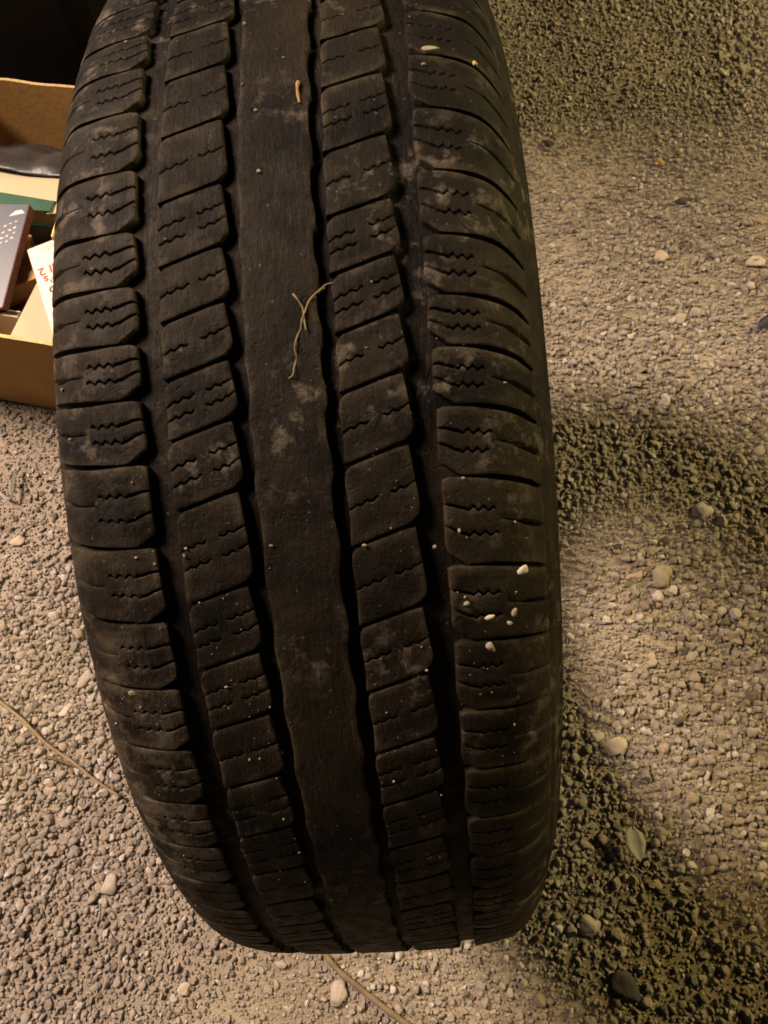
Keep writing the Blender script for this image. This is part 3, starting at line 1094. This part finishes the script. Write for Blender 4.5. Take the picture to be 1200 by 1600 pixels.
TAN, GREY, PALE, PINK, DARKST, OCHRE = (colour_stone('tan_stone', (.37, .305, .225)), colour_stone('grey_stone', (.31, .27, .22)), colour_stone('pale_stone', (.42, .365, .29)),
                                        colour_stone('pink_stone', (.34, .25, .185)), colour_stone('dark_stone', (.05, .042, .035)), colour_stone('ochre_stone', (.38, .25, .07)))
STONES = [  # px, py (photograph), long axis px, width px, turn, material, label
    (1032, 902, 40, 36, 20, colour_stone('flat_stone', (.26, .215, .155)), 'largest flat grey-tan stone, right of the middle of the tyre'),
    (1052, 924, 19, 16, 70, PALE, 'small pale stone touching the lower right of the largest flat stone'),
    (991, 901, 30, 13, 12, PINK, 'reddish oblong stone just left of the largest flat stone'),
    (958, 1166, 42, 25, 5, TAN, 'long tan stone to the right of the lower part of the tyre'),
    (934, 1153, 24, 18, 60, TAN, 'tan wedge stone at the upper left of the long tan stone'),
    (922, 1446, 34, 30, 100, GREY, 'greenish grey stone near the lower right shoulder of the tyre'),
    (975, 1542, 56, 34, 105, DARKST, 'dark upright stone at the bottom right, largest of the dark ones'),
    (158, 1238, 19, 17, 30, TAN, 'round tan pebble below the twig at the left'),
    (132, 1062, 34, 22, 50, GREY, 'grey stone lying against the left edge of the tyre'),
    (100, 1112, 20, 16, 30, PALE, 'pale pebble left of the tyre above the twig'),
    (76, 1234, 17, 15, 10, PINK, 'square pinkish stone under the twig at the left'),
    (28, 846, 26, 21, 20, TAN, 'rounded stone at the left edge below the grass blade'),
    (172, 1384, 34, 30, 30, GREY, 'broad grey stone at the lower left of the gravel'),
    (290, 1545, 22, 17, 20, TAN, 'light tan stone at the bottom left of the picture'),
    (527, 1552, 36, 30, 40, GREY, 'big greyish stone below the tyre beside the buried stick'),
    (1030, 405, 28, 24, 60, TAN, 'tan stone in the brightest gravel right of the tyre'),
    (1062, 497, 32, 22, 30, GREY, 'brownish grey stone in the bright gravel at the right'),
    (1180, 412, 32, 22, 10, TAN, 'flat tan stone at the right edge of the picture'),
    (1126, 118, 12, 22, 0, PALE, 'small white stone in the dim gravel at the upper right'),
    (1030, 256, 12, 17, 10, OCHRE, 'small yellow-orange stone in the dim gravel'),
    (856, 224, 20, 14, 150, DARKST, 'small black stone near the upper right of the tyre'),
    (1064, 318, 20, 15, 10, DARKST, 'dark brown stone at the border of the lit gravel'),
    (1096, 800, 34, 26, 20, GREY, 'mid-sized grey stone at the right, above the largest flat stone'),
    (962, 858, 22, 14, 10, DARKST, 'dark brown stone at the upper left of the reddish stone'),
]
for i, (px, py, la, lb, turn, mt, label) in enumerate(STONES):
    P = at(px, py)
    dist = np.dot(M.T @ (P - CAM), [0, 0, -1])
    k = dist / FPX / 2 * 1.06
    sub_h = .5
    V, Fc = rock_shape(500 + i, 3, 14, (la * k, lb * k * 1.1, max(min(la, lb) * k * sub_h, .003)), .0)
    o = mesh_obj('stone', V, Fc, mt)
    z = float(gz(P[0], P[1])) + min(la, lb) * k * .15 - .0015
    o.location = (P[0], P[1] - .0, z)
    o.rotation_euler = (jit(.12), jit(.12), rad(turn) + .2)
    tag(o, label, 'stone', 'larger stones among the gravel')

# ------------------------------------------------------------------ twigs, leaf, blade, scraps on the ground
WOOD = plain('dry_twig', (.20, .15, .09), .85, .35, 90)
WOOD_DARK = plain('dark_twig', (.10, .068, .032), .85, .4, 90)
LEAF = plain('dry_leaf', (.29, .26, .195), .75, .14, 70)
BLADE = plain('grass_blade', (.085, .085, .052), .7, .3, 80)


def on_ground(pts, lift):
    out = []
    for q in pts:
        P = at(q[0], q[1])
        out.append(np.array([P[0], P[1], float(gz(P[0], P[1])) + lift]))
    return out


tw = empty('twig', tuple(on_ground([(100, 1180)], 0)[0]))
tag(tw, 'thin dry twig with a side bud running from the left edge to the tyre', 'twig')


def child_tube(parent, name, pts, r0, r1, mat, n=9):
    pts = refine(pts, 6)
    rr = np.linspace(r0, r1, len(pts)) * (1 + .12 * np.sin(np.arange(len(pts)) * 1.7))
    V, Fc = tube([Vector(q.tolist()) - parent.location for q in pts], rr.tolist(), n)
    return mesh_obj(name, V, Fc, mat, parent)


child_tube(tw, 'stem', on_ground([(-30, 1075), (0, 1094), (40, 1126), (78, 1164), (118, 1192), (150, 1218), (192, 1246)], .008), .0021, .0015, WOOD)
child_tube(tw, 'bud', on_ground([(126, 1199), (108, 1193), (90, 1187), (79, 1185)], .007), .0016, .0022, WOOD_DARK)
st = empty('stick', tuple(on_ground([(570, 1540)], 0)[0]))
tag(st, 'half-buried brown stick below the tyre at the bottom edge', 'stick')
child_tube(st, 'stem', on_ground([(500, 1480), (525, 1512), (560, 1542), (600, 1574), (650, 1612), (700, 1650)], .0022), .0026, .0034, plain('buried_stick', (.13, .095, .06), .9, .35, 70))
bl = mesh_obj('grass_blade', [], [], BLADE)
bpy.data.objects.remove(bl)


def ribbon(name, pts, widths, mat, thick=.0006, fold=.0):
    """flat leaf-like strip through ground points"""
    pts = refine(pts, 5)
    wd = np.interp(np.linspace(0, 1, len(pts)), np.linspace(0, 1, len(widths)), widths)
    V, Fc = [], []
    for i, q in enumerate(pts):
        d = np.array(pts[min(i + 1, len(pts) - 1)]) - np.array(pts[max(i - 1, 0)]); d[2] = 0; d /= np.linalg.norm(d)
        s = np.array([-d[1], d[0], 0])
        for k, zz in ((-1, fold), (-.5, fold * .35), (0, 0), (.5, fold * .35), (1, fold)):
            V.append(np.array(q) + s * wd[i] * k + np.array([0, 0, zz * wd[i]]))
    n = 5
    Fc = [(i * n + k, i * n + k + 1, (i + 1) * n + k + 1, (i + 1) * n + k) for i in range(len(pts) - 1) for k in range(n - 1)]
    o = mesh_obj(name, V, Fc, mat)
    so = o.modifiers.new('thick', 'SOLIDIFY'); so.thickness = thick
    return o


tag(ribbon('grass_blade', on_ground([(29, 741), (26, 752), (24, 766), (22, 784)], .009), [.0028, .0034, .0032, .0014], BLADE, .0008, .3), 'short dark olive grass blade on pale gravel at the left', 'grass blade')
tag(ribbon('straw_scrap', on_ground([(-4, 764), (4, 774), (14, 781), (20, 783)], .008), [.0012, .0020, .0018, .0008], plain('grey_scrap', (.22, .21, .2), .8, .3, 80), .0006, .3), 'grey bent straw scrap touching the grass blade', 'straw')
lf = empty('leaf', tuple(on_ground([(988, 1318)], .01)[0]))
tag(lf, 'pale dry leaf with pointed tip lying in the dim gravel at the lower right', 'leaf')
bld = ribbon('blade', [np.array(q) - np.array(lf.location) for q in on_ground([(984, 1292), (985, 1302), (988, 1318), (993, 1334), (997, 1346)], .011)], [.0015, .0085, .0108, .0066, .0004], LEAF, .0005, .28)
bld.parent = lf
child_tube(lf, 'stalk', on_ground([(985, 1296), (987, 1282), (990, 1268)], .011), .0011, .0008, WOOD)
tag(ribbon('leaf', on_ground([(1214, 500), (1200, 508), (1190, 514), (1180, 520)], .008), [.004, .0088, .0085, .001], plain('dark_leaf', (.018, .014, .028), .5, .2, 60), .0006, .3),
    'dark purplish leaf cut by the right edge of the picture', 'leaf')

# ------------------------------------------------------------------ grit, pebbles and straw stuck to the tread
def stuck(name, px, py, la, lb, turn, mat, seed, label, group=None, high=.6):
    P, n = on_tread(px, py)
    dist = np.dot(M.T @ (P - CAM), [0, 0, -1])
    k = dist / FPX / 2
    V, Fc = rock_shape(seed, 2, 12, (la * k, lb * k, min(la, lb) * k * high), .05)
    o = mesh_obj(name, V, Fc, mat)
    z = Vector(n); x = Vector((1, 0, 0)); y = z.cross(x)
    rot = Matrix((x, y, z)).transposed().to_4x4() @ Matrix.Rotation(rad(turn), 4, 'Z')
    o.matrix_world = Matrix.Translation(Vector(P + n * min(la, lb) * k * high * .55)) @ rot
    tag(o, label, 'pebble', group)
    return o


WHITE = colour_stone('white_pebble', (.22, .19, .145), .85)
G1 = 'pebbles stuck to the tyre tread'
stuck('pebble', 816, 890, 26, 15, 25, colour_stone('bright_pebble', (.42, .375, .31), .75), 71, 'white oval pebble in a groove of the right shoulder, largest on the tyre', G1)
stuck('pebble', 767, 1010, 22, 14, -50, WHITE, 72, 'lumpy pale pebble low on the right shoulder of the tyre', G1)
stuck('pebble', 803, 957, 17, 11, 65, WHITE, 73, 'pale pebble high and right of the lumpy one on the right shoulder', G1)
stuck('pebble', 797, 973, 11, 8, -50, WHITE, 74, 'small pale pebble just below the upright pale pebble on the shoulder', G1)
stuck('pebble', 765, 964, 17, 8, 20, PALE, 75, 'flat pale crumb left of the upright pebble on the right shoulder', G1)
stuck('pebble', 729, 943, 10, 9, 40, WHITE, 76, 'small white pebble at the inner edge of the right shoulder', G1)
stuck('pebble', 679, 854, 8, 6, 60, WHITE, 77, 'tiny white pebble down in the right wide groove', G1)
stuck('pebble', 206, 1082, 17, 9, -20, WHITE, 78, 'small bright white chip on the lower left shoulder', G1)
stuck('pebble', 439, 1175, 9, 9, 0, OCHRE, 79, 'tiny yellow pebble beside the lower centre rib', G1)
stuck('pebble', 495, 880, 11, 7, 80, PALE, 80, 'small pale crumb alone on the smooth centre rib', G1)
stuck('pebble', 742, 100, 8, 14, 0, OCHRE, 81, 'small orange crumb near the top right of the tread', G1)
stuck('pebble', 672, 76, 34, 11, -4, colour_stone('clay', (.22, .19, .12)), 82, 'smear of dried clay near the top of the right shoulder', G1, .35)

STRAW = plain('straw', (.165, .125, .06), .75, .3, 120)


def fibre(label, pts, r0, r1, mat=STRAW, name='straw'):
    P = []
    for i, q in enumerate(pts):
        p_, n = on_tread(q[0], q[1])
        P.append(p_ + n * (.0017 + .0006 * math.sin(i * 2.1)))
    P = refine(P, 5)
    V, Fc = tube(P, (np.linspace(r0, r1, len(P)) * (1 + .2 * np.sin(np.arange(len(P)) * .9))).tolist(), 7)
    o = mesh_obj(name, V, Fc, mat)
    return tag(o, label, 'straw')


fibre('crooked straw stalk hanging down the centre rib', [(508, 452), (495, 462), (483, 474), (478, 488), (474, 500), (471, 514), (465, 530), (462, 545), (464, 560), (461, 575), (459, 588), (452, 592)], .00036, .00022)
fibre('thin side shoot crossing the top of the crooked straw', [(459, 462), (467, 472), (474, 484), (476, 500), (480, 520)], .0003, .0003)
fibre('fine hair of straw from the groove to the slanted block', [(497, 462), (506, 452), (512, 446), (520, 445)], .0003, .0002)
fibre('short orange straw splinter near the top of the centre rib', [(467, 134), (466, 144), (467, 156), (469, 166)], .0007, .0004, plain('orange_straw', (.26, .16, .05), .7, .2, 100))
fl = stuck('seed_husk', 475, 130, 10, 22, -12, colour_stone('husk', (.30, .26, .20)), 90, 'pale seed husk beside the orange splinter at the top of the tread', None, .3)
fl['category'] = 'husk'
stuck('pebble', 462, 551, 6, 11, 0, colour_stone('orange_bit', (.45, .24, .10)), 91, 'orange crumb caught on the crooked straw', G1)


def litter():
    """dark soil crumbs, bits of bark and straw trodden into the gravel"""
    V, Fc = [], []
    g = np.random.default_rng(33)
    base, bf = ICO[1]
    for i in range(520):
        x, y = g.uniform(-.95, .9), g.uniform(-.65, 1.4)
        if in_box(np.array(x), np.array(y)) or (abs(x) < .12 and abs(y) < .2): continue
        P = np.array([x, y, float(gz(x, y)) + .0022])
        n0 = len(V)
        a = g.uniform(0, 6.28)
        if g.uniform() < .55:
            r = g.uniform(.0012, .0030)
            sq = np.array([g.uniform(.8, 1.7), g.uniform(.6, 1.0), .6]) * r
        else:
            sq = np.array([g.uniform(.005, .014), g.uniform(.0005, .0009), .0006])
        rot = np.array([[math.cos(a), -math.sin(a), 0], [math.sin(a), math.cos(a), 0], [.1 * g.normal(), 0, 1]])
        V += [tuple(P + rot @ (sq * v_)) for v_ in base]
        Fc += [tuple(n0 + q for q in f) for f in bf]
    o = mesh_obj('litter', V, Fc, colour_stone('soil_crumb', (.095, .068, .036)))
    tag(o, 'dark soil crumbs and straw bits scattered in the gravel', kind='stuff')


litter()


def grit():
    """fine crumbs and dust flakes clinging to the tread, mostly along block edges"""
    V, Fc = [], []
    g = np.random.default_rng(21)
    base, bf = ICO[1]
    clumps = [(-.068, 56, .014, 6), (-.06, 50, .012, 6), (.075, 52, .012, 5), (.062, 54, .01, 7), (.035, 60, .012, 5), (.04, 47, .012, 6), (-.03, 50, .012, 5), (-.02, 42, .012, 8),
              (.03, 42, .012, 6), (-.075, 46, .01, 6), (.045, 90, .02, 8), (-.01, 93, .02, 8)]
    for i in range(330):
        if i < 230:
            c = clumps[g.integers(len(clumps))]
            t, ph = c[0] + g.normal() * c[2], c[1] + g.normal() * c[3]
        else:
            t, ph = g.uniform(-.09, .09), g.uniform(20, 105)
        if any(lo < t < hi for lo, hi in ((-.0525, -.0415), (-.0165, -.0105), (.0155, .0225), (.0475, .0570))):
            continue
        r = .00016 + .0007 * g.uniform() ** 6
        P = tyre_points(t, ph, -r * .3)
        n0 = len(V)
        sq = g.uniform(.5, 1.6, 3)
        V += [tuple(P + r * sq * v_) for v_ in base]
        Fc += [tuple(n0 + q for q in f) for f in bf]
    o = mesh_obj('grit', V, Fc, colour_stone('grit', (.20, .17, .13)), None, True)
    tag(o, 'pale grit crumbs sprinkled over the tyre tread', kind='stuff')


grit()
